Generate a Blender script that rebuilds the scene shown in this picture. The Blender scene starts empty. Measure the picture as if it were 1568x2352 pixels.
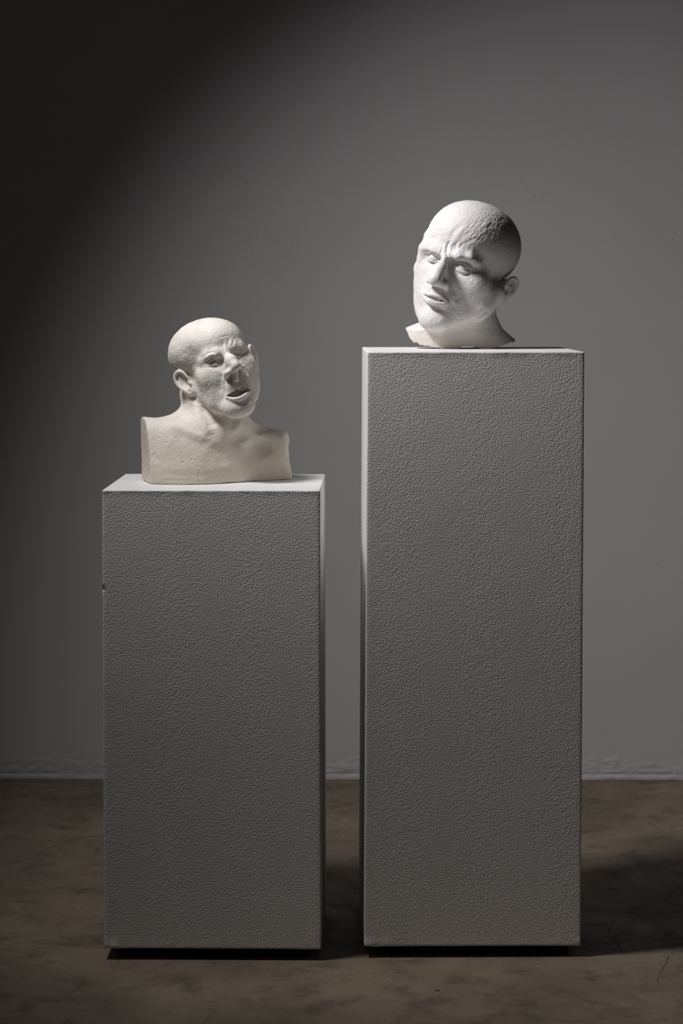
import numpy as np
FP=5553.; U0=784.; V0=674.; EYE=1.2254
def rotm(yaw,pit,rol):
    yaw,pit,rol=np.radians([yaw,pit,rol]); c,s=np.cos,np.sin
    Ry=np.array([[c(yaw),0,s(yaw)],[0,1,0],[-s(yaw),0,c(yaw)]])
    Rx=np.array([[1,0,0],[0,c(pit),s(pit)],[0,-s(pit),c(pit)]])
    Rz=np.array([[c(rol),-s(rol),0],[s(rol),c(rol),0],[0,0,1]])
    return Rz@Ry@Rx
def smin(a,b,k):
    h=np.maximum(k-np.abs(a-b),0)/k
    return np.minimum(a,b)-h*h*k*.25
def smax(a,b,k): return -smin(-a,-b,k)
def dot3(a): return a[:,0]*a[:,0]+a[:,1]*a[:,1]+a[:,2]*a[:,2]
def near(q,c,r,d,fn):
    m=(np.abs(q-np.asarray(c,np.float32))<np.asarray(r,np.float32)).all(1)
    if not m.any(): return d
    d=d.copy(); d[m]=fn(q[m],d[m]); return d
def ell(p,c,r,M=None):
    q=p-np.asarray(c,np.float32)
    if M is not None: q=q@M
    r=np.asarray(r,np.float32)
    a=q/r; b=a/r; k0=np.sqrt(dot3(a)); k1=np.sqrt(dot3(b))+1e-6
    return np.where(k0<1e-3,-r.min(),k0*(k0-1)/k1)
def seg(p,a,b,ra,rb):
    a=np.asarray(a,np.float32);b=np.asarray(b,np.float32)
    ab=b-a; w=p-a; h=np.clip((w@ab)/np.float32(ab@ab+1e-9),0,1)
    w=w-h[:,None]*ab
    return np.sqrt(dot3(w))-(np.float32(ra)+np.float32(rb-ra)*h)
def tube(p,pts,rs,k=.3):
    d=None
    for i in range(len(pts)-1):
        e=seg(p,pts[i],pts[i+1],rs[i],rs[i+1]); d=e if d is None else smin(d,e,k)
    return d
def curve(pts,n=4):
    """Catmull-Rom through the points"""
    P=np.asarray(pts,float)
    if len(P)<3: return P
    Q=np.vstack([2*P[0]-P[1],P,2*P[-1]-P[-2]]); out=[]
    for i in range(1,len(Q)-2):
        for t in np.linspace(0,1,n,endpoint=False):
            a,b,c,d=Q[i-1:i+3]
            out.append(.5*((2*b)+(c-a)*t+(2*a-5*b+4*c-d)*t*t+(3*b-a-3*c+d)*t**3))
    out.append(P[-1]); return np.array(out)
def pdist(p,pts,mg=3):
    """distance to a polyline and position along it (0..1)"""
    best=np.full(len(p),1e9,np.float32); pos=np.zeros(len(p),np.float32); n=len(pts)-1
    lo=np.min(pts,0)-mg; hi=np.max(pts,0)+mg
    m=np.all((p>lo)&(p<hi),1); q=p[m]
    if len(q)==0: return best,pos
    bb=np.full(len(q),1e9);pp=np.zeros(len(q))
    for i in range(n):
        a=pts[i];ab=pts[i+1]-a; h=np.clip(((q-a)@ab)/(ab@ab+1e-9),0,1)
        e=np.sqrt(dot3(q-a-h[:,None]*ab)); s=e<bb
        bb[s]=e[s]; pp[s]=(i+h[s])/n
    best[m]=bb; pos[m]=pp
    return best,pos
def _hash(ix,iy,iz,seed):
    h=(ix*374761393+iy*668265263+iz*2147483647+seed*1274126177)&0xffffffff
    h=((h^(h>>13))*1274126177)&0xffffffff
    return ((h^(h>>16))&0xffff)/32767.5-1
def noise(p,seed=0):
    f=np.floor(p).astype(np.int64); t=p-f; t=t*t*(3-2*t); r=0
    for dx in(0,1):
        for dy in(0,1):
            for dz in(0,1):
                w=(t[:,0] if dx else 1-t[:,0])*(t[:,1] if dy else 1-t[:,1])*(t[:,2] if dz else 1-t[:,2])
                r=r+w*_hash(f[:,0]+dx,f[:,1]+dy,f[:,2]+dz,seed)
    return r
class Sculpt:
    """frame: centimetres, x right, y up, z towards the camera, origin at (X0,Y0,Z0) metres"""
    def __init__(s,X0,Y0,Z0,rot,scale):
        s.o=np.array([X0,Y0,Z0]); s.R=rot; s.k=scale; s.detail=[]
    def loc(s,p): return (p@s.R)/s.k
    def glob(s,q): return (np.asarray(q)*s.k)@s.R.T
    def P(s,u,v,f):
        """head-local point at forward depth f that the pixel (u,v) looks at"""
        z=0.
        for _ in range(6):
            Y=s.o[1]-z/100
            x=((u-U0)*Y/FP-s.o[0])*100; y=(EYE-(v-V0)*Y/FP-s.o[2])*100
            # forward coordinate f*k = R[:,2].(x,y,z)
            z=(f*s.k-s.R[0,2]*x-s.R[1,2]*y)/s.R[2,2]
        Y=s.o[1]-z/100
        x=((u-U0)*Y/FP-s.o[0])*100; y=(EYE-(v-V0)*Y/FP-s.o[2])*100
        return s.loc(np.array([x,y,z]))
    def G(s,u,v,z):
        """frame point at z (towards camera) seen at pixel (u,v)"""
        Y=s.o[1]-z/100
        return np.array([((u-U0)*Y/FP-s.o[0])*100,(EYE-(v-V0)*Y/FP-s.o[2])*100,z])
    def hit(s,uv,f=None):
        """first surface points (frame) seen at pixels uv"""
        f=f or s.base
        uv=np.atleast_2d(np.asarray(uv,float)); z=np.full(len(uv),16.)
        for _ in range(45):
            p=np.array([s.G(a,b,c) for (a,b),c in zip(uv,z)]); d=f(p.astype(np.float32)); z=z-np.clip(d,-1,1)*.75
            z=np.maximum(z,-14)
        return np.array([s.G(a,b,c) for (a,b),c in zip(uv,z)])
    def line(s,uv,n=4): return curve(s.hit(uv),n)
    def field(s,p):
        d=s.base(p)
        nr=np.abs(d)<1.0
        if nr.any():
            q=p[nr]; dd=d[nr]; add=np.zeros(len(q))
            for kind,a,b,c in s.detail:
                if kind=='g':      # groove / ridge along a line: height b, width c
                    e,t=pdist(q,a,c*2.5+.05); fade=np.clip(np.minimum(t,1-t)*5,0.06,1)
                    add+=b*np.exp(-(e/c)**2)*fade
                elif kind=='b':    # soft bump
                    add+=a*np.exp(-(((q-b)/c)**2).sum(1))
                elif kind=='n':    # noise
                    add+=b*noise(q/c+a,int(a))
                elif kind=='f': add+=a(q)*b
            d=d.copy(); d[nr]=dd+add
        for f in getattr(s,'after',[]): d=f(p,d)
        return d
def polygonise(field,lo,hi,vox):
    lo=np.asarray(lo,float); hi=np.asarray(hi,float)
    B=8; n=(np.ceil((hi-lo)/vox/B).astype(int))*B
    nb=n//B; cs=vox*B
    g=np.stack(np.meshgrid(*[np.arange(k) for k in nb],indexing='ij'),-1).reshape(-1,3)
    cen=lo+(g+.5)*cs
    dc=field(cen.astype(np.float32))
    V=np.repeat(np.repeat(np.repeat(dc.reshape(nb).astype(np.float32),B,0),B,1),B,2)
    act=g[np.abs(dc)<cs*1.3]
    h=4; hs=vox*h
    o2=np.stack(np.meshgrid(*[np.arange(2)]*3,indexing='ij'),-1).reshape(-1,3)
    sub=(act[:,None,:]*2+o2[None]).reshape(-1,3)
    ds=np.concatenate([field((lo+(sub[i:i+60000]+.5)*hs).astype(np.float32)) for i in range(0,len(sub),60000)])
    o=np.stack(np.meshgrid(*[np.arange(h)]*3,indexing='ij'),-1).reshape(-1,3)
    far=sub[np.abs(ds)>=hs*1.35]; fd=ds[np.abs(ds)>=hs*1.35]
    idx=(far[:,None,:]*h+o[None]).reshape(-1,3); V[idx[:,0],idx[:,1],idx[:,2]]=np.repeat(fd,h**3)
    act=sub[np.abs(ds)<hs*1.35]
    for i in range(0,len(act),1500):
        a=act[i:i+1500]
        idx=(a[:,None,:]*h+o[None]).reshape(-1,3)
        V[idx[:,0],idx[:,1],idx[:,2]]=field((lo+idx*vox).astype(np.float32))
    ins=V<0
    c=np.zeros(tuple(n-1),np.int8)
    for dx in(0,1):
        for dy in(0,1):
            for dz in(0,1):
                c+=ins[dx:n[0]-1+dx,dy:n[1]-1+dy,dz:n[2]-1+dz]
    cells=np.argwhere((c>0)&(c<8))
    vid=-np.ones(tuple(n-1),np.int32); vid[tuple(cells.T)]=np.arange(len(cells))
    acc=np.zeros((len(cells),3)); cnt=np.zeros(len(cells))
    E=[]
    for ax in range(3):
        o1,o2=[a for a in range(3) if a!=ax]
        for i in(0,1):
            for j in(0,1):
                s=[0,0,0]; s[o1]=i; s[o2]=j; e=s.copy(); e[ax]=1
                a=cells+s; b=cells+e
                va=V[tuple(a.T)]; vb=V[tuple(b.T)]
                m=(va<0)!=(vb<0)
                t=np.zeros(len(cells)); t[m]=va[m]/(va[m]-vb[m])
                p=np.array(s,float)[None]+t[:,None]*(np.array(e)-np.array(s))[None]
                acc[m]+=p[m]; cnt[m]+=1
    verts=lo+(cells+acc/cnt[:,None])*vox
    faces=[]
    for ax in range(3):
        o1,o2=[(1,2),(2,0),(0,1)][ax]
        sl0=[slice(1,-1)]*3; sl0[ax]=slice(0,n[ax]-1); sl1=list(sl0); sl1[ax]=slice(1,n[ax])
        a=ins[tuple(sl0)]; b=ins[tuple(sl1)]
        for flip,m in((False,a&~b),(True,~a&b)):
            q=np.argwhere(m)
            off=np.array([1,1,1]); off[ax]=0; q=q+off
            def at(i,j):
                r=q.copy(); r[:,o1]-=i; r[:,o2]-=j; return vid[tuple(r.T)]
            F=np.stack([at(0,0),at(1,0),at(1,1),at(0,1)],1)
            faces.append(F[:,::-1] if flip else F)
    faces=np.vstack(faces); faces=faces[(faces>=0).all(1)]
    # settle the points on the surface
    for _ in range(1):
        p=verts.astype(np.float32); e=.03
        d=field(p); g=np.stack([field(p+np.eye(3,dtype=np.float32)[i]*e)-d for i in range(3)],1)/e
        gn=(g**2).sum(1)+1e-6
        st=-(d/gn)[:,None]*g; L=np.sqrt((st**2).sum(1)); st*=np.minimum(1,vox*.5/(L+1e-9))[:,None]
        verts=verts+st
    return verts,faces

def S2(x): return (-x,x)
def head_base(H,c):
    """builds the closed-form head; c holds landmarks of this head in head-local units"""
    def f(p):
        q=H.loc(p).astype(np.float32)
        d=ell(q,c['cran'][0],c['cran'][1])
        d=smin(d,ell(q,c['fore'][0],c['fore'][1]),2.5)
        d=smin(d,ell(q,c['face'][0],c['face'][1]),2.0)
        for sgn in(-1,1):
            jw=c['jaw'][0 if sgn<0 else 1]
            d=smin(d,tube(q,jw,[1.7,1.7,1.6,1.5],1.0),2.0)
        d=smin(d,ell(q,c['chin'],(2.3,1.7,1.8)),1.8)
        d=smin(d,ell(q,c['muz'],(3.3,3.6,2.9)),1.8)
        for i in(0,1):
            d=smin(d,ell(q,c['cheek'][i],(2.2,1.8,1.8)),2.6)
            d=smin(d,ell(q,c['low'][i],(2.4,2.7,1.9)),2.6)
        for pts,rs,k in c.get('extra',[]): d=smin(d,tube(q,pts,rs,.8),k)
        # sockets and brow
        for i in(0,1):
            e=c['eye'][i]; d=smax(d,-ell(q,(e[0]*1.0,e[1]+.15,e[2]+c.get('sockz',2.55)),c.get('sock',(2.0,1.25,1.95))),1.5)
        for i in(0,1):
            d=smin(d,tube(q,c['brow'][i],[.5,.6,.5,.3],.6),1.7)
        # nose
        n=c['nose']
        def nose(q,d):
            nd=tube(q,[n[0],n[1],n[2]],c.get('noser',[.62,.66,.95]),.9)
            nd=smin(nd,ell(q,(np.asarray(n[1])+n[2])/2+np.array([0,-.1,-1.2]),c.get('nosew',(1.45,2.0,1.7))),1.0)
            for i in(0,1): nd=smin(nd,tube(q,c['wing'][i][0],c['wing'][i][1],.4),.6)
            for t in c.get('colum',[]): nd=smin(nd,tube(q,t,[.34,.34],.2),.35)
            d=smin(d,nd,c.get('nosek',1.0))
            for i in(0,1): d=smax(d,-ell(q,c['nos'][i],c.get('nosr',(.36,.6,.55))),.25)
            return d
        d=near(q,n[1],(4,5,4.5),d,nose)
        d=near(q,c['muz'],(8,9,8),d,c['mouth'])
        # eyes: ball, upper and lower lid shells cut by the opening
        def eye(q,d,i):
            e=np.asarray(c['eye'][i]); L=c['lid'][i]   # L: axis, half width, z_up coeffs, z_low coeffs
            r=c.get('er',1.22)
            rel=(q-e)@L['M']            # x along slit, y across, z out
            x=rel[:,0]/L['w']; arch=np.clip(1-x*x,0,None)
            up=L['up']*arch**.8; lo=-L['lo']*arch**.8
            sh=np.sqrt((rel**2).sum(1))
            lid=np.abs(sh-(r+c.get('lo',.09)))-c.get('lt',.11)
            gap=np.minimum(up-rel[:,1],rel[:,1]-lo)   # >0 inside slit
            gap=np.where(np.abs(x)<1,gap,-.5)
            lid=smax(lid,gap,.12)
            lid=smax(lid,-(rel[:,2]-.15),.2)
            lid=smax(lid,np.abs(rel[:,1]+.02)-.95,.3)
            d=smin(d,lid,.28)
            ball=sh-(r-c.get('deep',0.))
            if c.get('drill'): ball=smax(ball,-(np.sqrt(rel[:,0]**2+(rel[:,1]-.02)**2+(rel[:,2]-r)**2)-c['drill']),.08)
            d=smin(d,ball,.09)
            return d
        for i in(0,1): d=near(q,c['eye'][i],(3,3,3),d,lambda q,d,i=i:eye(q,d,i))
        for i in(0,1):
            if c['ear'][i] is not None: d=c['ear'][i](q,d)
        d=d*H.k
        return c['body'](p,d)
    return f
def canonical():
    c={}
    c['cran']=((0,4.2,-1.3),(7.6,7.6,9.3)); c['fore']=((0,4.6,2.3),(6.4,6.0,6.4))
    c['face']=((0,-2.6,2.4),(6.1,7.6,5.9))
    c['jaw']=[[(s*6.0,-3.0,-1.2),(s*5.5,-6.3,.2),(s*4.2,-8.9,3.6),(s*1.4,-10.6,6.6)] for s in(-1,1)]
    c['chin']=(0,-10.3,7.3); c['muz']=(0,-6.7,5.9)
    c['cheek']=[(s*3.9,-2.7,4.9) for s in(-1,1)]; c['low']=[(s*3.0,-6.2,4.2) for s in(-1,1)]
    c['eye']=[(s*3.15,0,6.95) for s in(-1,1)]
    c['brow']=[[(s*.9,1.35,8.5),(s*2.4,1.9,8.55),(s*4.3,2.0,7.5),(s*5.6,1.0,5.9)] for s in(-1,1)]
    c['nose']=[(0,.5,8.3),(0,-1.8,9.7),(0,-4.0,10.9)]
    c['ala']=[(s*1.35,-4.4,9.6) for s in(-1,1)]; c['nos']=[(s*.72,-5.15,10.1) for s in(-1,1)]
    return c
def lidframe(tilt,fwd=(0,0,1)):
    t=np.radians(tilt); x=np.array([np.cos(t),np.sin(t),0]); z=np.array(fwd,float); z/=np.linalg.norm(z)
    y=np.cross(z,x); y/=np.linalg.norm(y); x=np.cross(y,z)
    return np.stack([x,y,z],1)
def make_ear(O,sg,tilt,flare,size=1.0,torn=False,anti_r=.27,deep=None):
    """ear: local axes e1 outward-back blade direction, e2 up, e3 blade normal. O = root in front of the canal"""
    O=np.asarray(O,float); t=np.radians(tilt); fl=np.radians(flare)
    back=np.array([sg*np.sin(fl),0,-np.cos(fl)]); up=np.array([0,1,0.])
    b2=back*np.cos(t)-up*np.sin(t); u2=up*np.cos(t)+back*np.sin(t)
    nrm=np.cross(u2,b2)*(1 if sg<0 else -1)
    nrm*= np.sign(nrm[0]*sg) if nrm[0]!=0 else 1
    M=np.stack([b2,u2,nrm],1)
    hel=curve([(.25,-.1,.25),(0.15,1.0,.35),(.35,2.2,.3),(1.3,3.0,.35),(2.4,2.75,.35),(3.05,1.6,.3),(2.95,.2,.25),(2.3,-1.2,.15),(1.6,-2.3,.05),(1.0,-3.0,0)],3)
    anti=curve([(1.75,2.0,.15),(2.05,1.0,.2),(2.05,-.1,.2),(1.6,-1.2,.15),(.95,-1.6,.1)],3)
    def f(q,d):
        e=((q-O)@M)/size
        nr=(np.abs(e)<5.5).all(1)
        if not nr.any(): return d
        x=e[nr].astype(np.float32)
        plate=ell(x,(1.5,.1,-.25),(1.75,2.9,.42))
        bowl=ell(x,(1.15,.1,-.1),(1.1,1.75,.75))
        a=smin(plate,tube(x,hel,np.linspace(.33,.3,len(hel)),.2),.25)
        a=smin(a,tube(x,anti,np.full(len(anti),anti_r),.2),.3)
        a=smin(a,ell(x,(.85,-2.5,-.05),(.75,.95,.42)),.4)
        a=smin(a,ell(x,(1.3,.2,-1.1),(1.3,2.2,1.0)),.5)     # back of the concha against the skull
        cn=ell(x,(1.05,-.35,.35),(.8,1.15,1.15))
        a=smax(a,-cn,.25)
        a=smax(a,-ell(x,(1.15,1.7,.45),(.75,.75,.5)),.25)
        if deep: a=smax(a,-ell(x,*deep),.2)
        a=smin(a,ell(x,(.22,-.55,.3),(.33,.55,.35)),.25)     # tragus
        if torn: a=torn(x,a)
        out=d.copy(); b=smin(d[nr],a*size,.45)
        b=smax(b,-ell(x,(.95,-.45,.25),(.5,.75,1.15))*size,.3)
        if torn: b=np.maximum(b,-torn.cut(x)*size)
        out[nr]=b; return out
    return f

def lin(x,xs,ys): return np.interp(x,xs,ys).astype(np.float32)
def smoothlin(x,xs,ys,w):
    """interpolation softened by averaging neighbours"""
    return (lin(x-w,xs,ys)+2*lin(x,xs,ys)+lin(x+w,xs,ys)+lin(x-w*.5,xs,ys)*2+lin(x+w*.5,xs,ys)*2)/8
def eye_place(H,c,i,ctr,a,b,fwd,f=8.1,r=1.22,fa=7.7,fb=7.7,up=.4,lo=.35):
    e=H.P(*ctr,f); c['eye'][i]=(e[0]-fwd[0]*r,e[1]-fwd[1]*r,e[2]-r)
    A=H.P(*a,fa);B=H.P(*b,fb); t=np.degrees(np.arctan2(B[1]-A[1],B[0]-A[0]))
    L=dict(M=lidframe(t,fwd),w=np.hypot(B[0]-A[0],B[1]-A[1])*.5,up=up,lo=lo)
    c.setdefault('lid',[None,None])[i]=L
def arc_y(pts):
    P=np.array(pts); o=np.argsort(P[:,0]); P=P[o]; return P[:,0],P[:,1],P[:,2]

# ------------------------------------------------------------------ bust with open mouth
def build_bust_open():
    H=Sculpt(-.2386,4.66,1.0905,rotm(21,9,17),.93)
    c=canonical(); P=H.P
    c['cran']=((-1.25,3.93,-2.22),(7.43,6.27,8.6)); c['fore']=((-.19,3.49,2.42),(6.16,4.94,6.37))
    eye_place(H,c,0,(492,831.5),(472,840),(508,827),(-.25,.0,.97),f=8.1,fa=6.9,fb=7.7,up=.62,lo=.5,r=1.28); c['er']=1.12; c['drill']=.27; c['deep']=.16; c['lt']=.10; c['lo']=.06; c['sock']=(1.75,1.05,1.7)
    eye_place(H,c,1,(542.5,813.5),(527.5,819),(557,810),(.25,.0,.97),f=8.35,fa=7.7,fb=6.9,up=.6,lo=.5,r=1.28)
    n0=P(516,812,8.15);n1=P(530,825,9.9);n2=P(541.5,839.5,11.0); c['nose']=[n0,n1,n2]; c['noser']=[.5,.62,.95]; c['nosek']=.9
    c['wing']=[([P(534,850,10.4),P(523,856,9.7),P(518.5,863,8.9)],[.5,.62,.5]),([P(551,842,10.3),P(557,844.5,9.5),P(556.5,852,8.8)],[.42,.5,.4])]
    c['ala']=[P(520,858,9.2),P(555,845.5,9.2)]; c['nos']=[P(532,864,9.6),P(550,855,9.5)]; c['nosr']=(.48,.62,.95); c['colum']=[[P(544,848,10.6),P(542,870,9.2)]]; c['nosew']=(1.3,1.9,1.7); c['alar']=(.82,.85,1.25)
    c['chin']=P(556,934,8.0)*np.array([1,1,1])-np.array([0,0,.9])
    c['jaw']=[[(-6.0,-3.0,-1.2),P(470,903,.5),P(498,928,3.6),P(533,940,6.4)],
              [(5.6,-3.0,-1.2),P(565,878,1.5),P(567,905,4.0),P(561,930,6.6)]]
    ux,uy,uz=arc_y([P(520,910.5,7.9),P(527,903,8.6),P(539.6,895,9.2),P(549,887.5,9.5),P(560,886.7,9.6),P(571,889,9.1),P(577.5,893,8.3)])
    lx,ly,lz=arc_y([P(520,911.5,7.9),P(532.8,912.9,8.8),P(543.8,912.7,9.2),P(553,908.7,9.3),P(563,902,9.2),P(574,894.5,8.7),P(577.5,893.6,8.3)])
    upl=curve([P(520,910,8.0),P(530,899.5,9.0),P(543,890.5,9.6),P(553,885,9.8),P(564,885,9.6),P(577,891.5,8.4)],3)
    lol=curve([P(521,912.5,8.1),P(533,915.5,9.0),P(545,915.5,9.6),P(556,911.5,9.7),P(567,904,9.3),P(577,895,8.4)],3)
    c['muz']=(np.asarray(P(550,880,9.6))+[0,0,-3.9]); 
    lowm=np.asarray(P(553,922,9.4))+[0,0,-3.0]
    c['face']=((-.3,-2.6,2.4),(5.9,7.4,5.9))
    teeth=[P(u,v,8.1) for u,v in((550,893.5),(556,893.5),(562,892),(567.5,893))]
    tong=P(548,917,7.4)
    def mouth(q,d):
        d=smin(d,ell(q,lowm,(2.7,1.8,2.6)),1.6)
        d=smin(d,tube(q,lol,np.interp(np.arange(len(lol)),[0,len(lol)/2,len(lol)-1],[.08,.22,.06]),.2),1.0)
        yu=smoothlin(q[:,0],ux,uy,.15); yl=smoothlin(q[:,0],lx,ly,.15)
        gap=np.minimum(np.minimum(yu-q[:,1],q[:,1]-yl),q[:,2]-5.2)
        gap=np.minimum(gap,np.minimum(q[:,0]-ux[0]-.02,ux[-1]-.02-q[:,0]))
        d=smax(d,gap*.95,.12)
        for i,t in enumerate(teeth): d=smin(d,ell(q,t,(.24,.36 if i==1 else .27,.22)),.05)
        return d
    c['mouth']=mouth
    c['brow']=[[P(508,811,8.3),P(496,812,8.2),P(477,818,7.3),P(463,830,5.8)],[P(522,804,8.0),P(535,797,7.8),P(550,795,6.8),P(561,799,5.4)]]
    earL=make_ear(P(436,873,.2),-1,12,38,.98,anti_r=.17,deep=((1.2,.35,.55),(1.2,1.9,.9))); earR=make_ear(P(577,825,.4),1,-6,38,.92)
    c['ear']=[earL,earR]
    c['extra']=[([P(579,885,3.2),P(573,912,5.2),P(564,933,7.0)],[.8,1.2,1.4],1.2)]
    # body -------------------------------------------------
    o=H.o; ph=np.radians(15); O=np.array([-.36,4.575]); av=np.array([np.cos(ph),np.sin(ph)]); nv=np.array([np.sin(ph),-np.cos(ph)])
    G=lambda u,v,Y: H.G(u,v,(o[1]-Y)*100)
    zb=.8640-o[2]
    def body(p,d):
        W0=o[0]+p[:,0]/100-O[0]; W1=o[1]-p[:,2]/100-O[1]; z=(p[:,1]/100-zb)*100
        s=(W0*av[0]+W1*av[1])*100; t=(W0*nv[0]+W1*nv[1])*100      # cm
        front=smoothlin(s,[-3,0,3,6,9,12.5,16,20,24,28.5,31],[-1.2,.2,1.9,2.9,3.35,2.5,.8,-1.2,-3.0,-4.5,-5.5],1.0)
        lean=smoothlin(z,[0,1,3,8,12,16],[.25,0,.1,1.5,3.2,6.0],.8)
        top=smoothlin(s,[-2,0,2,5,8,14,18,22,25,26.5,29.5],[12.3,12.4,12.2,12.3,12.6,11.8,10.8,10.3,9.3,8.8,7.0],.6)
        back=-9.5
        L=-.15-.03*z; Rr=smoothlin(z,[0,1.2,2.5,7,9,12],[29.7,29.5,29.1,28.5,27.4,25.6],.4)
        sl=smoothlin(t,[-12,-5,-1,4],[0,0,.6,2.6],1.0)
        b=smax(t-(front-lean),z-(top-sl),2.6)
        b=smax(b*.9,s-Rr-smoothlin(t,[-9,-4.5],[-1.6,0],1),2.2)
        b=smax(b,back-t,2.0)
        b=smax(b,L-s+.16*np.clip(-t,0,20)*0,.35)
        # neck and the slopes to the shoulders
        n1=seg(p,G(497,985,4.665),G(474,905,4.685),5.9,5.15)
        n2=seg(p,G(520,985,4.655),G(505,915,4.665),4.6,4.2)
        n=smin(n1,n2,2)
        tr=seg(p,G(452,975,4.69),G(398,985,4.66),3.2,1.7)
        tr2=seg(p,G(540,985,4.70),G(612,1018,4.72),3.0,1.9)
        n=smin(n,tr,3.0); n=smin(n,tr2,2.2)
        b2=smin(b,n,2.6)
        # shoulder cut
        b2=smax(b2,L-s,.35)
        sh=ell(p,G(640,1018,4.685),(3.6,2.6,3.4)); b2=smin(b2,smax(sh,s-27.6,.8),1.8)
        # hollow above the breastbone, dents below the collar bones
        b2=smax(b2,-ell(p,G(545,1002,4.585),(1.7,1.9,2.3)),1.8)
        b2=b2+.55*np.exp(-(((p-G(625,1022,4.655))/np.array([3.0,2.0,3.0]))**2).sum(1))
        b2=smax(b2,-z,.5)
        out=smin(d,b2,1.1)
        return out
    c['body']=body
    H.base=head_base(H,c)
    D=H.detail
    def g(uv,depth,w,n=4): D.append(('g',H.line(uv,n),depth,w))
    # furrows above the nose
    g([(511,788),(512,796),(515,807)],.2,.11); g([(524.5,777),(524.5,785),(524,794)],.18,.1); g([(540,774),(536.5,782),(534.5,793)],.18,.1)
    g([(517,780),(518,792),(520,803)],-.07,.2); g([(530,779),(530,792)],-.06,.2)
    g([(502,772),(510,774),(520,771),(528,774)],.07,.2)
    # folds round the eyes
    g([(463,824),(470,816),(480,810.5),(491,809),(500,814)],.14,.2); g([(472,826),(480,818),(489,815),(498,819)],-.22,.34); g([(470,838),(477,829),(486,822),(496,820),(505,823)],.12,.13)
    g([(533,806),(541,801),(551,801),(560,805)],.12,.16); g([(545,797),(554,796),(561,800)],-.12,.25); g([(556,818),(560,813),(564,807)],.09,.12)
    g([(474,845),(486,843),(497,838),(507,830)],.07,.14); g([(531,822),(543,823),(556,818),(563,810)],.07,.14)
    g([(456,843),(462,844),(470,843)],.08,.12); g([(458,849),(465,847),(473,845)],.06,.1); g([(459,834),(465,838),(471,840)],.06,.1)
    # cheek folds from the nose to the mouth
    g([(515,864),(516.5,878),(517,892),(516,907)],.24,.3); g([(512,856),(509,871),(507,888),(509,903)],.14,.6); D.append(('b',-.25,H.hit([(531,884)])[0],np.array([.9,1.0,1.2]))); g([(561,847),(572,858),(579,872),(583,886)],.12,.38)
    g([(515,913),(511,918),(510,928)],.07,.3)
    g([(538,872),(541,880)],.07,.25)
    g([(527,926),(543,931),(560,928),(572,917)],.13,.5)
    g([(456,905),(463,899),(470,895)],.05,.12); g([(443,912),(452,922),(463,930)],.05,.2)
    for q_,a_,w_ in(((446,913),.42,(.7,.8,1.3)),((437,812),.32,(2.2,1.8,3)),((449,842),.15,(1.5,1.0,2)),((545,1012),1.0,(1.5,1.5,2)),((617,1026),.8,(2.8,1.4,3)),((505,890),.2,(1.2,1.5,2)),((470,880),-.1,(1.5,1.2,2)),((583,880),.15,(.9,1.5,2))): D.append(('b',a_,H.hit([q_])[0],np.array(w_)))
    # neck cords, collar bones
    g([(447,925),(457,958),(470,985),(482,1002)],-.38,1.0); g([(462,930),(478,960),(493,985)],.35,1.0)
    g([(556,966),(545,980),(533,997)],-.45,.75); g([(570,966),(584,985),(600,1000)],.2,1.0)
    g([(380,975),(415,985),(450,1000),(485,1013)],-.32,.9); g([(545,1020),(575,1009),(605,1000),(640,997)],-.55,.9)
    g([(400,1000),(440,1014),(480,1026)],.18,1.3)
    g([(500,1015),(505,1045),(510,1075)],.2,1.4)
    D.append(('b',.22,H.hit([(611,1035)])[0],np.array([2.5,1.8,2.5])))
    g([(647,1058),(645,1068),(649,1075)],.07,.08)
    g([(352,1040),(356,1050),(362,1062)],.1,.5); g([(349,962),(352,985),(353,1010)],-.07,.25)
    g([(345,1102),(420,1104),(520,1101)],.06,.3); g([(365,1085),(430,1094),(500,1090)],.07,.6)
    g([(590,1065),(610,1052),(628,1040),(650,1022)],-.18,.7)
    for u,v in((456,904),(420,1062),(440,1056),(483,1086),(454,1072),(490,998),(478,978),(364,1006),(381,1017),(396,946),(371,973),(457,1086)): D.append(('b',.24,H.hit([(u,v)])[0],.16))
    for s_,a_,w_ in((3,.05,2.1),(7,.03,.7),(11,.02,.26)): D.append(('n',s_,a_,w_))
    return H,c
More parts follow.
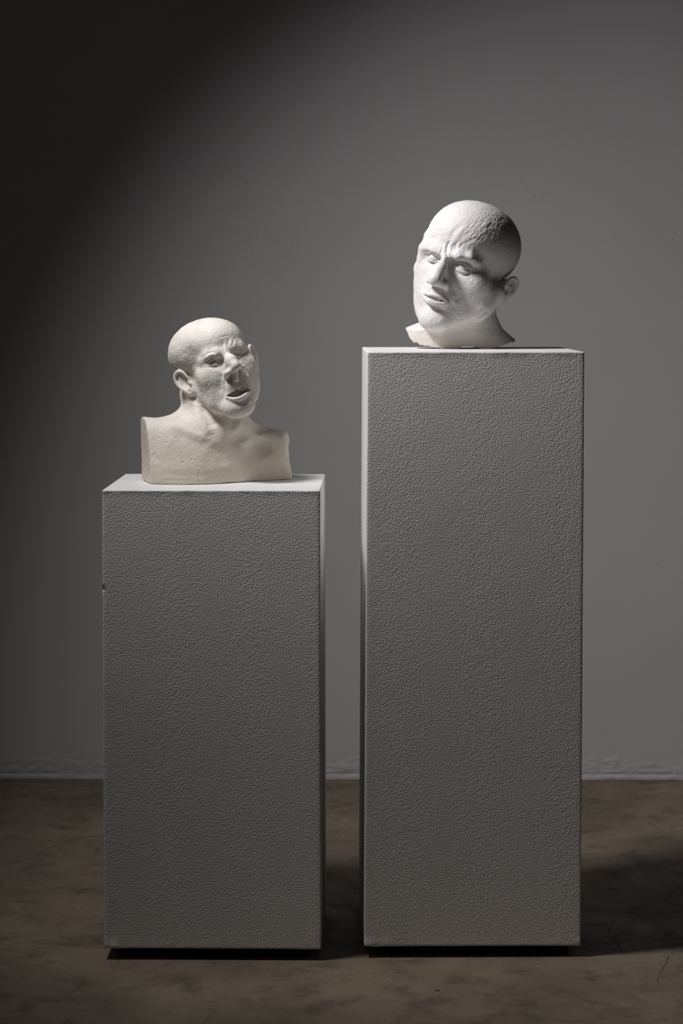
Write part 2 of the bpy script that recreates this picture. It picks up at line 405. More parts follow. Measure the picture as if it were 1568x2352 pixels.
# ------------------------------------------------------------------ frowning head
def build_head_frown():
    H=Sculpt(.2409,4.735,1.2786,rotm(-27,-2,-16),1.12)
    c=canonical(); P=H.P
    c['cran']=((.36,4.13,-1.51),(7.76,7.4,9.01)); c['fore']=((-.15,4.58,2.39),(6.34,6.17,6.36))
    eye_place(H,c,0,(989.5,590.5),(972.5,584),(1003,595),(-.2,-.05,.97),f=8.0,fa=6.9,fb=7.7,up=.62,lo=.58); c['lt']=.12
    eye_place(H,c,1,(1060,614),(1044,606),(1079,621.5),(.1,-.05,.99),f=8.0,fa=7.7,fb=6.9,up=.64,lo=.6)
    n0=P(1024,583,8.4);n1=P(1011,615,10.3);n2=P(998,643,11.4); c['nose']=[n0,n1,n2]; c['noser']=[.46,.5,1.05]; c['nosew']=(1.0,2.0,1.9); c['nosek']=.65; c['deep']=.12
    c['wing']=[([P(988,646,10.5),P(983.5,645,9.8)],[.55,.45]),([P(1008,650,10.6),P(1020,652,9.8),P(1025,659,8.8)],[.62,.72,.6])]
    c['ala']=[P(988,643.5,9.9),P(1020.5,654.5,9.3)]; c['nos']=[P(991,653,10.1),P(1006,658.5,10.0)]; c['nosr']=(.42,.42,.7); c['alar']=(.72,.72,1.15)
    c['chin']=P(990,731,8.9)-np.array([0,0,1.6])
    ux,uy,uz=arc_y([P(966,672,8.1),P(975,676.5,8.9),P(985,681,9.5),P(999,684,9.5),P(1012,688,9.1),P(1022,693,8.7),P(1031.5,697.5,8.0)])
    lx,ly,lz=arc_y([P(966,672.6,8.1),P(975,677.6,8.8),P(982,681.8,9.3),P(995,688,9.4),P(1012,692,9.0),P(1022,695,8.6),P(1031.5,698.3,8.0)])
    upl=curve([P(967,670.5,8.3),P(978,673.8,9.4),P(987,676.3,9.8),P(998,678,9.7),P(1011,682.5,9.3),P(1022,689.5,8.8),P(1030,695.5,8.2)],3)
    lol=curve([P(968,676,8.4),P(976,684,9.3),P(986,691.5,9.8),P(998,696,9.7),P(1012,698,9.2),P(1028,699.5,8.3)],3)
    c['muz']=P(990,676,9.6)-np.array([0,0,3.7])
    teeth=curve([P(980,679,8.7),P(990,682,9.0),P(1000,684,8.9),P(1010,687,8.5)],3)
    def mouth(q,d):
        d=smin(d,tube(q,upl,np.interp(np.arange(len(upl)),[0,len(upl)/2,len(upl)-1],[.14,.31,.12]),.2),.5)
        d=smin(d,tube(q,lol,np.interp(np.arange(len(lol)),[0,len(lol)*.4,len(lol)-1],[.18,.5,.15]),.2),.5)
        yu=smoothlin(q[:,0],ux,uy,.1); yl=smoothlin(q[:,0],lx,ly,.1)
        gap=np.minimum(np.minimum(yu-q[:,1],q[:,1]-yl)-.02,q[:,2]-7.4)
        gap=np.minimum(gap,np.minimum(q[:,0]-ux[0]-.02,ux[-1]-.02-q[:,0]))
        d=smax(d,gap*.95,.08)
        d=smin(d,tube(q,teeth,[.24]*len(teeth),.1),.08)
        return d
    c['mouth']=mouth
    c['jaw'][1]=[(5.9,-3.0,-1.2),P(1135,675,.8),P(1100,712,3.2),P(1020,738,6.0)]
    c['jaw'][0]=[(-5.0,-3.0,-.8),P(979,695,1.6),P(981,718,4.2),P(986,732,6.6)]
    c['cheek'][0]=(-4.1,-2.2,4.6)
    c['brow']=[[P(1011,579,8.6),P(999,574,8.4),P(984,569,7.4),P(972.5,571,6.2)],[P(1037,586,8.8),P(1052,588,8.9),P(1078,593,7.9),P(1097,603,6.2)]]
    def torn(x,a): return a
    def cut(x): return ell(x,(1.9,2.7,.1),(1.2,.55,1.4))
    torn.cut=cut
    c['ear']=[None,make_ear(P(1153,659,-1.2),1,20,27,.84,deep=((.95,-.3,.6),(.85,1.2,1.0)))]
    c['extra']=[([P(976,574,6.4),P(971,592,5.9),P(966,616,5.2),P(967,650,4.8),P(969,690,4.9),P(974,715,5.6),P(983,733,7.0)],[.75,.8,.9,.9,.95,1.1,1.35],1.0),([P(989,548,6.0),P(978,566,6.4)],[1.3,.7],1.4),([P(1095,655,4.6),P(1108,692,2.6)],[1.5,1.5],2.2)]
    o=H.o; zb=1.1178-o[2]
    G=lambda u,v,Y: H.G(u,v,(o[1]-Y)*100)
    cx=(1072-U0)*4.74/FP
    def body(p,d):
        X=(o[0]+p[:,0]/100-cx)*100; Yv=(o[1]-p[:,2]/100-4.745)*-100; z=(p[:,1]/100-zb)*100   # Yv towards camera
        Xc=X+.18*(z-3)*0-.0
        th=np.arctan2(Yv,Xc); rho=np.sqrt(Xc**2+Yv**2)
        # radius of the neck for each direction and height
        rr=smoothlin(z,[-1,0,1.8,3.8,6.5,9,12],[11.6,11.0,9.4,7.0,5.75,5.9,6.6],.5)   # viewer's right
        rl=smoothlin(z,[-1,0,2,3.8,4.6,5.4,7,10],[10.9,11.2,12.2,12.5,10.7,8.4,6.6,6.2],.35)
        rf=smoothlin(z,[-1,0,2,5,8,12],[6.5,6.4,6.1,6.0,5.9,5.6],.6)
        rb=smoothlin(z,[-1,0,3,7,12],[6.6,6.4,5.6,5.6,6.4],.6)
        wr=np.clip(np.cos(th),0,1)**3.2; wl=np.clip(-np.cos(th),0,1)**3.2; wf=np.clip(np.sin(th),0,1)**1.6; wb=np.clip(-np.sin(th),0,1)**1.6
        W=wr+wl+wf+wb+1e-5; r=(wr*rr+wl*rl+wf*rf+wb*rb)/W
        n=(rho-r)*.72
        # ragged lower rim
        deg=np.degrees(th)
        zr=smoothlin(X,[-12.3,-12,-11.5,-11.2,-10.5,-9.8,-9.2,-7.4,-7.1,-4.9,-3,-1.9,-1.3,-.7,1.1,2.0,3.2,4.8,6.2,7.4,8.4,9.0,9.6,11],
                       [4.0,3.9,2.85,2.0,1.25,1.2,.65,.6,.4,.05,-.2,.05,.4,.68,.47,.15,-.3,0,.55,.9,1.3,1.15,1.75,2.4],.08)
        zr=zr+.07*noise(np.stack([X*1.8,Yv*.5,z*0],1),5)+.05*noise(np.stack([X*4,Yv,z*0],1),6)
        hol=(rho-(r-1.1))*.72
        hol=smax(hol,z-2.2,.6)
        n=smax(n,-hol,.25)
        n=smax(n,zr-z,.15)
        n=smax(n,z-12,.5)
        return smax(smin(d,n,1.5),-z-.0,.05)
    c['body']=body
    H.base=head_base(H,c)
    D=H.detail
    def g(uv,depth,w,n=4): D.append(('g',H.line(uv,n),depth,w))
    for q_,a_,w_ in(((1036,602),.38,(.7,.9,1.6)),((1105,590),.15,(2,2,3)),((1070,668),.12,(2.2,2.2,3)),((1033,650),.2,(.7,1.4,1.5))): D.append(('b',a_,H.hit([q_])[0],np.array(w_)))
    # the deep frown
    g([(1034,553),(1028,563),(1026.5,574),(1027,585),(1031,592)],.4,.2); g([(1043,552),(1036,562),(1033,573),(1034,583)],-.2,.3)
    g([(1052,552),(1047,562),(1045,571),(1046,578)],.13,.2); g([(1060,553),(1054,562),(1052,570)],-.06,.2)
    g([(1066,556),(1056,567)],.06,.15)
    g([(1018,566),(1014,575),(1010,583)],.12,.25); g([(1022,561),(1021,570),(1018,580)],-.12,.25)
    g([(1060,518),(1047,527),(1038,538),(1033,552)],.1,.4); g([(1075,518),(1060,530),(1049,545),(1043,553)],-.09,.45)
    g([(1089,545),(1077,553),(1064,560)],.06,.22); g([(1098,540),(1084,545),(1072,551)],-.05,.2); g([(1080,532),(1068,541),(1058,549)],.06,.25)
    g([(1000,538),(1015,542),(1032,541)],.04,.25); g([(996,528),(1012,531),(1030,528)],.03,.2)
    # brow edge and eye folds
    g([(1040,588),(1060,588),(1075,592),(1092,598)],-.2,.38); g([(1040,596),(1055,598),(1072,603),(1085,609)],.14,.28)
    g([(970,569),(982,571),(995,577),(1006,585)],-.08,.25); g([(966,577),(978,578),(990,583),(1002,592)],.07,.2)
    g([(1047,626),(1060,631),(1075,628),(1083,621)],.07,.18); g([(978,597),(988,603),(999,601)],.07,.18)
    g([(1084,622),(1092,624),(1100,624)],.05,.14); g([(1083,615),(1092,614),(1102,614)],.05,.14)
    for e_ in((1122,596),(1126,606),(1127,617),(1124,629)): g([(1088,619),(1104,(619+e_[1])/2+1),e_],.035,.12)
    g([(1121,637),(1124,644),(1128,637),(1127,647)],.07,.12)
    # cheek fold, lips, chin
    g([(1029,655),(1042,667),(1050,680),(1051,697)],.26,.65); g([(974,650),(966,660),(962,672)],.1,.4)
    g([(990,662),(989,672)],.1,.25); g([(997,663),(996,675)],-.06,.2)
    g([(975,696),(988,706),(1003,709),(1022,706)],.16,.5); g([(1035,697),(1040,703),(1041,712)],.09,.35)
    g([(988,718),(985,733)],.04,.25)
    g([(1126,709),(1108,721),(1080,738),(1040,753),(1015,760)],.22,.4)
    g([(1105,720),(1090,745),(1085,775)],-.2,1.2)
    g([(966,748),(950,757),(940,768)],.06,.5)
    # rough cast skin on the temple and crown
    cen=H.hit([(1116,532)])[0]; cen2=H.hit([(1100,500)])[0]
    def rough(q,cen=cen):
        w=np.exp(-(((q-cen)/np.array([6.0,3.3,6]))**2).sum(1))
        return w*.62*(.03*noise(q/.28,22)+.085*noise(np.stack([q[:,0]*.6+q[:,1]*.6,(q[:,1]-q[:,0])*2.1,q[:,2]*.6],1),23)+.04*noise(np.stack([q[:,0]*1.2+q[:,1]*1.2,(q[:,1]-q[:,0])*4,q[:,2]],1),24))
    D.append(('f',rough,1.0,0))
    def rough2(q):
        w=np.exp(-(((q-cen2)/np.array([5,3.5,5]))**2).sum(1)); return w*.6*(.035*noise(q/1.2,31)+.022*noise(q/.4,32)+.03*noise(q/.22,33))
    D.append(('f',rough2,1.0,0))
    for u,v in((1079,641),(1058.5,674),(1053.5,660),(1054,671),(1055,720),(1051,733),(1063,732),(991,750),(1074,681),(1083,683),(1050,586),(1056,761)): D.append(('b',.24,H.hit([(u,v)])[0],.16))
    for s_,a_,w_ in((3,.04,2.1),(7,.025,.6),(11,.018,.24)): D.append(('n',s_,a_,w_))
    return H,c

import bpy, math, random
ZOOM=None      # (u0,v0,u1,v1) close-up used only while checking
VOX=.1
sc=bpy.context.scene
col=sc.collection
# ------------------------------------------------------------------ helpers
def mesh_obj(name,verts,faces,mat,parent=None,smooth=True,mats=None,mi=None):
    me=bpy.data.meshes.new(name)
    verts=np.asarray(verts,np.float32)
    if isinstance(faces,np.ndarray):
        n=faces.shape[1]
        me.vertices.add(len(verts)); me.vertices.foreach_set('co',verts.ravel())
        me.loops.add(faces.size); me.loops.foreach_set('vertex_index',faces.astype(np.int32).ravel())
        me.polygons.add(len(faces)); me.polygons.foreach_set('loop_start',np.arange(0,faces.size,n,dtype=np.int32))
        me.update(calc_edges=True)
    else:
        me.from_pydata([tuple(v) for v in verts.tolist()],[],faces)
    me.validate()
    if smooth: me.polygons.foreach_set('use_smooth',np.ones(len(me.polygons),bool))
    for m in (mats or [mat]): me.materials.append(m)
    if mi is not None: me.polygons.foreach_set('material_index',np.asarray(mi,np.int32))
    me.update()
    o=bpy.data.objects.new(name,me); col.objects.link(o)
    if parent: o.parent=parent
    return o
def tag(o,label=None,cat=None,group=None,kind=None):
    for k,v in(('label',label),('category',cat),('group',group),('kind',kind)):
        if v: o[k]=v
    return o
def nodes(name,rough=.6,spec=.3):
    m=bpy.data.materials.new(name); m.use_nodes=True; t=m.node_tree
    b=t.nodes['Principled BSDF']; b.inputs['Roughness'].default_value=rough; b.inputs['Specular IOR Level'].default_value=spec
    return m,t,b
def N(t,kind,**kw):
    n=t.nodes.new(kind)
    for k,v in kw.items():
        if k.startswith('i_'): n.inputs[k[2:].replace('_',' ')].default_value=v
        else: setattr(n,k,v)
    return n
def tex(t,kind,scale,**kw):
    """procedural texture in object space, metres"""
    tc=t.nodes.new('ShaderNodeTexCoord'); mp=t.nodes.new('ShaderNodeMapping')
    t.links.new(tc.outputs['Object'],mp.inputs['Vector'])
    mp.inputs['Scale'].default_value=kw.pop('stretch',(1,1,1))
    n=t.nodes.new(kind); t.links.new(mp.outputs[0],n.inputs['Vector']); n.inputs['Scale'].default_value=scale
    for k,v in kw.items(): n.inputs[k].default_value=v
    return n
def ramp(t,src,stops):
    r=t.nodes.new('ShaderNodeValToRGB'); e=r.color_ramp.elements
    while len(e)<len(stops): e.new(.5)
    for q,(p,c) in zip(e,stops): q.position=p; q.color=(*c,1) if len(c)==3 else c
    t.links.new(src,r.inputs[0]); return r
def mix(t,fac,a,b,mode='MIX'):
    m=t.nodes.new('ShaderNodeMix'); m.data_type='RGBA'; m.blend_type=mode
    for sock,v in((0,fac),(6,a),(7,b)):
        if hasattr(v,'links') or hasattr(v,'is_output'): t.links.new(v,m.inputs[sock])
        else: m.inputs[sock].default_value=v if sock==0 else (*v,1)
    return m.outputs[2]
def bump(t,h,dist,strength,prev=None):
    b=t.nodes.new('ShaderNodeBump'); b.inputs['Distance'].default_value=dist; b.inputs['Strength'].default_value=strength
    t.links.new(h,b.inputs['Height'])
    if prev is not None: t.links.new(prev,b.inputs['Normal'])
    return b.outputs[0]
# ------------------------------------------------------------------ materials
def plaster(name,a,b,stain,amount,low=None):
    m,t,bs=nodes(name,.62,.25)
    n1=tex(t,'ShaderNodeTexNoise',9,Detail=6.,Roughness=.65); n2=tex(t,'ShaderNodeTexNoise',38,Detail=5.,Roughness=.6)
    c=mix(t,ramp(t,n1.outputs[0],[(.35,(0,0,0)),(.7,(1,1,1))]).outputs[0],a,b)
    st=mix(t,1.0,ramp(t,n2.outputs[0],[(.5,(0,0,0)),(.78,(1,1,1))]).outputs[0],ramp(t,n1.outputs[0],[(.4,(0,0,0)),(.62,(1,1,1))]).outputs[0],'MULTIPLY')
    f=t.nodes.new('ShaderNodeMath'); f.operation='MULTIPLY'; f.inputs[1].default_value=amount; t.links.new(st,f.inputs[0])
    c=mix(t,f.outputs[0],c,stain)
    if low:   # bare, warmer clay below this height
        g=t.nodes.new('ShaderNodeNewGeometry'); s=t.nodes.new('ShaderNodeSeparateXYZ'); t.links.new(g.outputs['Position'],s.inputs[0])
        mr=t.nodes.new('ShaderNodeMapRange'); mr.inputs['From Min'].default_value=low[0]; mr.inputs['From Max'].default_value=low[1]
        ad=t.nodes.new('ShaderNodeMath'); ad.operation='MULTIPLY_ADD'; ad.inputs[1].default_value=.08; t.links.new(n1.outputs[0],ad.inputs[0]); t.links.new(s.outputs[2],ad.inputs[2])
        t.links.new(ad.outputs[0],mr.inputs[0]); c=mix(t,mr.outputs[0],low[2],c)
    v=tex(t,'ShaderNodeTexVoronoi',95); pit=ramp(t,v.outputs['Distance'],[(.055,(1,1,1)),(.085,(0,0,0))])
    gate=ramp(t,tex(t,'ShaderNodeTexNoise',14,Detail=2.).outputs[0],[(.56,(0,0,0)),(.60,(1,1,1))])
    pg=mix(t,1.0,pit.outputs[0],gate.outputs[0],'MULTIPLY')
    f2=t.nodes.new('ShaderNodeMath'); f2.operation='MULTIPLY'; f2.inputs[1].default_value=.8; t.links.new(pg,f2.inputs[0])
    c=mix(t,f2.outputs[0],c,(.16,.09,.05))
    t.links.new(c,bs.inputs['Base Color'])
    nb=bump(t,tex(t,'ShaderNodeTexNoise',420,Detail=4.,Roughness=.7).outputs[0],.0006,.22)
    nb=bump(t,tex(t,'ShaderNodeTexNoise',110,Detail=5.,Roughness=.6,stretch=(1,1,1.8)).outputs[0],.0014,.35,nb)
    t.links.new(nb,bs.inputs['Normal']); return m
M_bust=plaster('aged_plaster',(.75,.715,.66),(.69,.645,.575),(.42,.31,.21),.85,(.95,1.06,(.69,.62,.53)))
M_head=plaster('white_plaster',(.70,.684,.665),(.672,.652,.63),(.5,.42,.34),.45,(1.14,1.22,(.70,.64,.56)))
def paint():
    m,t,bs=nodes('textured_white_paint',.5,.3)
    n=tex(t,'ShaderNodeTexNoise',3.2,Detail=4.)
    c=ramp(t,n.outputs[0],[(.3,(.78,.775,.75)),(.7,(.83,.82,.80))]).outputs[0]
    t.links.new(c,bs.inputs['Base Color'])
    h=tex(t,'ShaderNodeTexNoise',400,Detail=0.,Roughness=.5,Distortion=.2)
    r=ramp(t,h.outputs[0],[(.3,(0,0,0)),(.7,(1,1,1))]); r.color_ramp.interpolation='EASE'
    lo=tex(t,'ShaderNodeTexNoise',22,Detail=3.)
    nb=bump(t,r.outputs[0],.0007,.37); nb=bump(t,lo.outputs[0],.0012,.25,nb)
    t.links.new(nb,bs.inputs['Normal']); return m
M_paint=paint()
def dark():  # base board colour with the recess shade put in as near-black
    m,t,bs=nodes('shaded_base_board',.8,.1); n=tex(t,'ShaderNodeTexNoise',30); 
    t.links.new(ramp(t,n.outputs[0],[(0,(.008,.007,.006)),(1,(.02,.018,.016))]).outputs[0],bs.inputs['Base Color']); return m
M_dark=dark()
def wallmat():
    m,t,bs=nodes('grey_wall_paint',.75,.2)
    n=tex(t,'ShaderNodeTexNoise',1.6,Detail=6.,Roughness=.6)
    c=ramp(t,n.outputs[0],[(.3,(.60,.583,.578)),(.7,(.65,.633,.628))]).outputs[0]
    # hairline scratches and scuffs
    w=tex(t,'ShaderNodeTexNoise',5.5,Detail=7.,Roughness=.7,Distortion=.6)
    l=ramp(t,w.outputs[0],[(.4985,(0,0,0)),(.5,(1,1,1)),(.5015,(0,0,0))])
    gate=ramp(t,tex(t,'ShaderNodeTexNoise',2.3,Detail=1.).outputs[0],[(.62,(0,0,0)),(.68,(1,1,1))])
    f=mix(t,1.0,l.outputs[0],gate.outputs[0],'MULTIPLY'); k=t.nodes.new('ShaderNodeMath'); k.operation='MULTIPLY'; k.inputs[1].default_value=.35; t.links.new(f,k.inputs[0])
    c=mix(t,k.outputs[0],c,(.3,.28,.26))
    t.links.new(c,bs.inputs['Base Color'])
    nb=bump(t,tex(t,'ShaderNodeTexNoise',120,Detail=4.).outputs[0],.0006,.25); nb=bump(t,n.outputs[0],.004,.35,nb)
    t.links.new(nb,bs.inputs['Normal']); return m
M_wall=wallmat()
def floormat():
    m,t,bs=nodes('brown_concrete',.55,.35)
    n=tex(t,'ShaderNodeTexNoise',2.2,Detail=8.,Roughness=.62); n2=tex(t,'ShaderNodeTexNoise',13,Detail=8.,Roughness=.75,stretch=(.9,.8,1),Distortion=.4)
    c=ramp(t,n.outputs[0],[(.3,(.150,.116,.080)),(.5,(.225,.175,.125)),(.72,(.34,.275,.195))]).outputs[0]
    c=mix(t,.75,c,ramp(t,n2.outputs[0],[(.32,(.3,.28,.26)),(.5,(.9,.9,.9)),(.7,(1.0,1.0,1.0))]).outputs[0],'MULTIPLY')
    w=tex(t,'ShaderNodeTexNoise',3.4,Detail=9.,Roughness=.75,Distortion=.8)
    l=ramp(t,w.outputs[0],[(.495,(0,0,0)),(.5,(1,1,1)),(.505,(0,0,0))])
    gate=ramp(t,tex(t,'ShaderNodeTexNoise',2.0,Detail=1.).outputs[0],[(.52,(0,0,0)),(.62,(1,1,1))])
    f=mix(t,1.0,l.outputs[0],gate.outputs[0],'MULTIPLY'); k=t.nodes.new('ShaderNodeMath'); k.operation='MULTIPLY'; k.inputs[1].default_value=.5; t.links.new(f,k.inputs[0])
    c=mix(t,k.outputs[0],c,(.03,.024,.018))
    t.links.new(c,bs.inputs['Base Color'])
    t.links.new(ramp(t,n2.outputs[0],[(.3,(.75,.75,.75)),(.7,(.5,.5,.5))]).outputs[0],bs.inputs['Roughness'])
    nb=bump(t,n2.outputs[0],.002,.35); nb=bump(t,tex(t,'ShaderNodeTexNoise',160,Detail=3.).outputs[0],.0005,.3,nb)
    t.links.new(nb,bs.inputs['Normal']); return m
M_floor=floormat()
def plain(name,c,r=.8):
    m,t,bs=nodes(name,r,.2); n=tex(t,'ShaderNodeTexNoise',300)
    t.links.new(ramp(t,n.outputs[0],[(0,tuple(x*.8 for x in c)),(1,c)]).outputs[0],bs.inputs['Base Color']); return m
M_scratch=plain('paint_scratch',(.47,.45,.44)); M_crack=plain('crack_shadow',(.02,.015,.012)); M_chip=plain('chip_white',(.75,.72,.66)); M_sliver=plain('dark_wood',(.02,.014,.01))
# ------------------------------------------------------------------ camera
def px(u,v,Y): return ((u-U0)*Y/FP,Y,EYE-(v-V0)*Y/FP)
def floor_pt(u,v):
    Y=EYE*FP/(v-V0); return ((u-U0)*Y/FP,Y)
cd=bpy.data.cameras.new('camera'); cam=bpy.data.objects.new('camera',cd); col.objects.link(cam); sc.camera=cam
cam.location=(0,0,EYE); cam.rotation_euler=(math.pi/2,0,0)
cd.sensor_fit='VERTICAL'; cd.sensor_height=36.; cd.lens=FP/2352*36; cd.shift_y=-(1176-V0)/2352; cd.clip_start=.05; cd.clip_end=60
if ZOOM:
    u0,v0,u1,v1=ZOOM; z=2352/(v1-v0); cd.lens*=z; cd.shift_x=((u0+u1)/2-784)/2352*z; cd.shift_y=-((v0+v1)/2-V0)/2352*z
# ------------------------------------------------------------------ setting
rng=random.Random(4)
def room():
    xs=np.unique(np.concatenate([np.linspace(-4,-1,13),np.linspace(-1,1,420),np.linspace(1,4,13)]))
    zs=np.unique(np.concatenate([np.linspace(0,.13,46),np.linspace(.13,3.6,24)]))
    X,Z=np.meshgrid(xs,zs,indexing='ij'); q=np.stack([X.ravel(),0*X.ravel(),Z.ravel()],1)
    edge=.062+.022*noise(q*[7,0,0]+3,2)+.010*noise(q*[26,0,0],3)
    inz=np.clip((edge-q[:,2])/.006,0,1); inner=(np.abs(q[:,0])<1.0)
    r=.0003*inz+inz*(.0008*noise(q*[20,1,80],8)+.0009*noise(q*[55,1,150],9)+.0006*noise(q*[120,1,200],10))
    lip=np.exp(-((q[:,2]-.0055)/.004)**2)*(.0008+.0012*noise(q*[9,1,1],12))-np.exp(-((q[:,2]-.013)/.003)**2)*.0022*np.clip(noise(q*[6,1,1],13)+.5,0,1)
    d=(r+lip)*inner
    Y=6.106-.0085*(q[:,0]+.86)-d
    v=np.stack([q[:,0],Y,q[:,2]+(q[:,2]<1e-6)*(.0012*(noise(q*[11,1,1],14)>.1)*0)],1)
    n1,n2=len(xs),len(zs); i=np.arange(n1*n2).reshape(n1,n2)
    F=np.stack([i[:-1,:-1],i[1:,:-1],i[1:,1:],i[:-1,1:]],-1).reshape(-1,4)
    # hairline scratches in the paint
    V=v.tolist(); Fl=F.tolist(); mi=[0]*len(Fl)
    for pts,w0 in(([(1178,400),(1197,416),(1204,424),(1212,436)],.0007),([(1212,436),(1222,447),(1230,453)],.0005),([(1232,452),(1238,450),(1243,459),(1247,448),(1249,439)],.0007),([(1540,545),(1543,549),(1546,545)],.0009),
        ([(1362,1682),(1369,1684)],.0008),([(1383,1686),(1386,1685)],.001),([(1452,1688),(1458,1686)],.0008),([(1480,1232),(1505,1226),(1530,1212),(1552,1190)],.0005),([(1500,1300),(1530,1282),(1556,1258)],.0005)):
        P=[]
        for a,b in zip(pts[:-1],pts[1:]):
            for k in range(4):
                t=k/4; P.append((a[0]+(b[0]-a[0])*t+rng.uniform(-1,1),a[1]+(b[1]-a[1])*t+rng.uniform(-1,1)))
        P.append(pts[-1])
        for k,(a,b) in enumerate(P):
            x=(a-U0)*6.1/FP; y=6.106-.0085*(x+.86)-.00015; z=EYE-(b-V0)*y/FP; ww=w0*.6*(.3+.7*math.sin(math.pi*(k+.5)/len(P))); n0=len(V)
            V+=[[x-ww,y,z-ww],[x+ww,y,z+ww]]
            if k: Fl.append([n0-2,n0,n0+1,n0-1]); mi.append(1)
    w=mesh_obj('wall_back',V,Fl,None,mats=[M_wall,M_scratch],mi=mi); tag(w,kind='structure')
    # floor slab with two hairline cracks
    V=[(-4,-.6,0),(4,-.6,0),(4,6.3,0),(-4,6.3,0)]; Fl=[(0,1,2,3)]; mi=[0]
    def crack(pts,w0):
        P=[floor_pt(*p) for p in pts]; L=[]
        for a,b in zip(P[:-1],P[1:]):
            for k in range(6):
                t=k/6; L.append((a[0]+(b[0]-a[0])*t+rng.uniform(-.0022,.0022),a[1]+(b[1]-a[1])*t+rng.uniform(-.002,.002)))
        L.append(P[-1]); n=len(L)
        for k,(x,y) in enumerate(L):
            w=w0*(.35+.65*math.sin(math.pi*min(k+.6,n-.4)/n))*rng.uniform(.6,1.2); b=len(V)
            V.extend([(x-w,y-w*1.0,.0003),(x+w,y+w*1.0,.0003)])
            if k: Fl.append((b-2,b,b+1,b-1)); mi.append(1)
    crack([(1548,2172),(1541,2190),(1532,2200),(1527,2215),(1520,2228),(1512,2240),(1508,2262)],.0007)
    crack([(1438,2262-60),(1420,2240-70),(1395,2150),(1402,2120),(1440,2090)],.0006)
    crack([(1385,2163),(1420,2160),(1470,2158),(1510,2156)],.0006)
    f=mesh_obj('floor',V,Fl,None,smooth=False,mats=[M_floor,M_crack],mi=mi); tag(f,kind='structure')
room()
# ------------------------------------------------------------------ pedestals
def pedestal(name,label,Yf,w,corners,top,bot,yaw,base_in,notch=None,seed=1):
    """corners = x of the front face at top-left, top-right, bottom-left, bottom-right (metres)"""
    xtl,xtr,xbl,xbr=corners; r=.0022; ang=math.radians(yaw)
    root=bpy.data.objects.new(name,None); col.objects.link(root); root.location=((xbl+xbr)/2,Yf+w/2,0)
    tag(root,label,'pedestal'); rg=random.Random(seed)
    nS=70
    def ring(z,inset,cut):
        t=(z-bot)/(top-bot); x0=xbl+(xtl-xbl)*t+inset; x1=xbr+(xtr-xbr)*t-inset; y0=Yf+inset; y1=Yf+w-inset; rr=max(r-inset*.6,.0006)
        P=[]
        for cx,cy,a0 in((x1-rr,y0+rr,-90),(x1-rr,y1-rr,0),(x0+rr,y1-rr,90),(x0+rr,y0+rr,180)):
            for k in range(5):
                a=math.radians(a0+k*22.5); P.append([cx+rr*math.cos(a),cy+rr*math.sin(a)])
        # points along the front edge between last and first corner
        a=P[-1]; b=P[0]
        for k in range(1,nS): s=k/nS; P.append([a[0]+(b[0]-a[0])*s,a[1]+(b[1]-a[1])*s])
        out=[]
        for x,y in P:
            j=noise(np.array([[x*60,y*60,z*90]]),seed)[0]
            if z<bot+.0075:      # torn paint lip along the lower edge
                k=math.exp(-((x-x0)/.03)**2)+.8*math.exp(-((x1-x)/.035)**2)+.18
                y-=k*.0016*max(j+.35,0)*(y<Yf+.01); 
                zz=z+k*.0016*j*(y<Yf+.01)
            elif z>top-.004 and inset<.003: y-=.0004*j*(y<Yf+.01)+.0003*(y<Yf+.01); zz=z+.0004*j*(y<Yf+.01)
            else: zz=z
            if abs(y-Yf)<.004 and (x<x0+.004 or x>x1-.004): x+=.00035*j
            if cut and x<x0+.004: x+=.0022; 
            dx=x-root.location.x; dy=y-(Yf)
            X=root.location.x+dx*math.cos(ang)-dy*math.sin(ang); Yv=Yf+dx*math.sin(ang)+dy*math.cos(ang)
            out.append((X-root.location.x,Yv-root.location.y,zz))
        return out
    lv=[(bot+.0,.0016,0),(bot+.0006,.0005,0),(bot+.0016,0,0),(bot+.004,0,0),(bot+.007,0,0)]
    z=bot+.012
    while z<top-.012: lv.append((z,0,0)); z+=.012
    if notch: lv+=[(notch-.0022,0,0),(notch-.0014,0,1),(notch+.0014,0,1),(notch+.0022,0,0)]
    lv+=[(top-.006,0,0),(top-.0032,0,0),(top-.0022,0,0),(top-.0011,.0003,0),(top-.0004,.001,0),(top,.0022,0),(top,.012,0)]
    lv=sorted(lv,key=lambda a:(a[0],a[1])); V=[];F=[]
    for a in lv: V+=ring(*a)
    n=len(V)//len(lv)
    for i in range(len(lv)-1):
        for k in range(n): F.append((i*n+k,i*n+(k+1)%n,(i+1)*n+(k+1)%n,(i+1)*n+k))
    F.append(tuple(range(n-1,-1,-1))); F.append(tuple(range((len(lv)-1)*n,len(lv)*n)))
    mesh_obj('pedestal_box',V,F,M_paint,root)
    # recessed base, its near-black colour stands in for shade under the box
    b=base_in; hx=(xbr-xbl)/2-b; hy=w/2-b; zt=bot+.001
    V=[];F=[]
    for z,i in((0,.001),(.001,0),(zt-.0005,0),(zt,.001)):
        V+=[(-hx+i,-hy+i,z),(hx-i,-hy+i,z),(hx-i,hy-i,z),(-hx+i,hy-i,z)]
    for i in range(3):
        for k in range(4): F.append((i*4+k,i*4+(k+1)%4,i*4+4+(k+1)%4,i*4+4+k))
    F+=[(3,2,1,0),(12,13,14,15)]
    o=mesh_obj('recessed_base',V,F,M_dark,root,smooth=False); o['label']='recessed base with its shade painted near-black'
    return root
def xat(u,Y): return (u-U0)*Y/FP
YL=4.442; YR=4.460
pedestal('pedestal','shorter grey-white textured pedestal on the left, carrying the bust with shoulders',YL,.400,
    [xat(234,YL),xat(734.5,YL),xat(238.5,YL),xat(737,YL)],.8640,.0215,-0.99,.022,notch=.6825,seed=3)
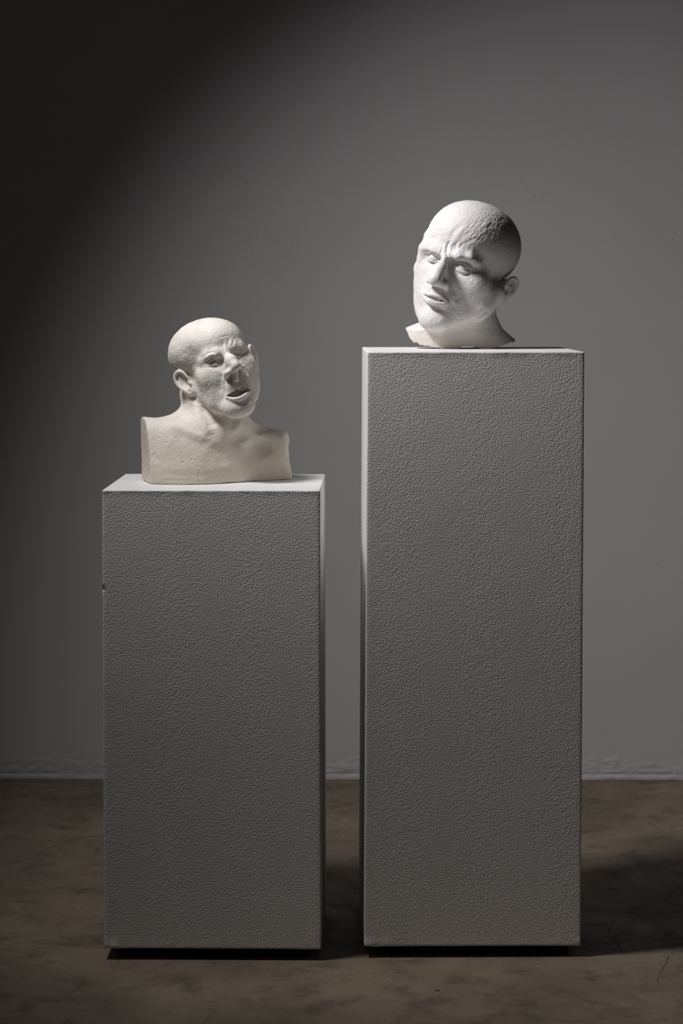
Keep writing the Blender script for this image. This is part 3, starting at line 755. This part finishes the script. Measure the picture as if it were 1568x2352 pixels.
pedestal('pedestal','taller grey-white textured pedestal on the right, carrying the frowning head',YR,.398,
    [xat(843.5,YR),xat(1342,YR),xat(835.5,YR),xat(1333.5,YR)],1.1178,.0215,.95,.022,seed=7)
# ------------------------------------------------------------------ the two sculptures
def sculpture(build,name,lo,hi,mat,label,cat,base_z):
    H,c=build(); v,f=polygonise(H.field,lo,hi,VOX)
    # frame -> metres, origin of the object at its foot
    W=np.stack([H.o[0]+v[:,0]/100,H.o[1]-v[:,2]/100,H.o[2]+v[:,1]/100],1)
    org=np.array([H.o[0],H.o[1],base_z]); o=mesh_obj(name,W-org,f,mat); o.location=tuple(org)
    return tag(o,label,cat)
sculpture(build_bust_open,'bust_sculpture',(-16,-24,-14),(16,13,14),M_bust,
    'pale plaster bust of a bald open-mouthed man with cut shoulders on the shorter pedestal','bust',.8640)
sculpture(build_head_frown,'head_sculpture',(-17,-17.4,-14),(16,15.5,14),M_head,
    'white plaster head of a frowning bald man on the taller pedestal, neck edge ragged','sculpture',1.1178)
# ------------------------------------------------------------------ crumbs on the floor
def crumb(name,u,v,size,mat,label,group=None,flat=.5,long=1.,rz=0.):
    x,y=floor_pt(u,v); rg=random.Random(int(u*7+v)); V=[];F=[]
    for k,(s,z) in enumerate(((.7,0),(1,.45),(.6,1))):
        for i in range(7):
            a=i/7*2*math.pi; q=s*rg.uniform(.75,1.15)
            V.append((math.cos(a)*q*size*long+(long>2)*.25*size*math.cos(2*a),math.sin(a)*q*size,z*size*flat))
    for k in range(2):
        for i in range(7): F.append((k*7+i,k*7+(i+1)%7,k*7+7+(i+1)%7,k*7+7+i))
    F+=[tuple(range(6,-1,-1)),tuple(range(14,21))]
    o=mesh_obj(name,V,F,mat,smooth=False); o.location=(x,y,0.0); o.rotation_euler=(0,0,rz); return tag(o,label,'debris',group)
for u,v,s,l in((884,2255,.0016,'tiny white plaster chip on the floor below the left part of the taller pedestal'),
    (1236,2219.5,.0017,'tiny white plaster chip on the floor close below the right part of the taller pedestal'),
    (1217,2252,.0016,'tiny white plaster chip on the floor, the lower of two near the taller pedestal'),
    (936,2244,.0009,'minute pale speck on the floor between the dark sliver and the taller pedestal'),
    (823,2264,.0009,'minute pale speck on the floor, furthest left of those below the taller pedestal'),
    (586.5,2293,.0014,'small pale chip on the floor in front of the shorter pedestal'),
    (608,2216.5,.0010,'minute pale speck on the floor close to the front of the shorter pedestal'),
    (56,2229,.0012,'small pale speck on the floor at far left')):
    crumb('plaster_chip',u,v,s,M_chip,l,'plaster chips on the floor')
crumb('wood_sliver',1004,2275.5,.0016,M_sliver,'short dark sliver lying on the floor in front of the taller pedestal',flat=.8,long=3.2,rz=.1)
crumb('debris_crumb',475,2204,.003,plain('grey_crumb',(.10,.08,.06)),'small dark crumb on the floor against the front of the shorter pedestal',flat=.7)
# ------------------------------------------------------------------ light
def area(name,loc,target,size,power,color,spread,shape='SQUARE',sy=None):
    L=bpy.data.lights.new(name,'AREA'); L.shape=shape; L.size=size; L.energy=power; L.color=color; L.spread=math.radians(spread)
    if sy: L.size_y=sy
    o=bpy.data.objects.new(name,L); col.objects.link(o); o.location=loc
    import mathutils
    d=mathutils.Vector(target)-mathutils.Vector(loc); o.rotation_euler=d.to_track_quat('-Z','Y').to_euler(); return o
area('key_softbox',(-.9,4.136,2.48),(2.7,6.1,-1.55),.36,10.6,(.99,.965,.985),88.8)
w=bpy.data.worlds.new('studio'); sc.world=w; w.use_nodes=True
bg=w.node_tree.nodes['Background']; bg.inputs[0].default_value=(.95,.97,1,1); bg.inputs[1].default_value=.0055
sc.view_settings.view_transform='Standard'; sc.view_settings.look='None'; sc.view_settings.gamma=1; sc.view_settings.exposure=0
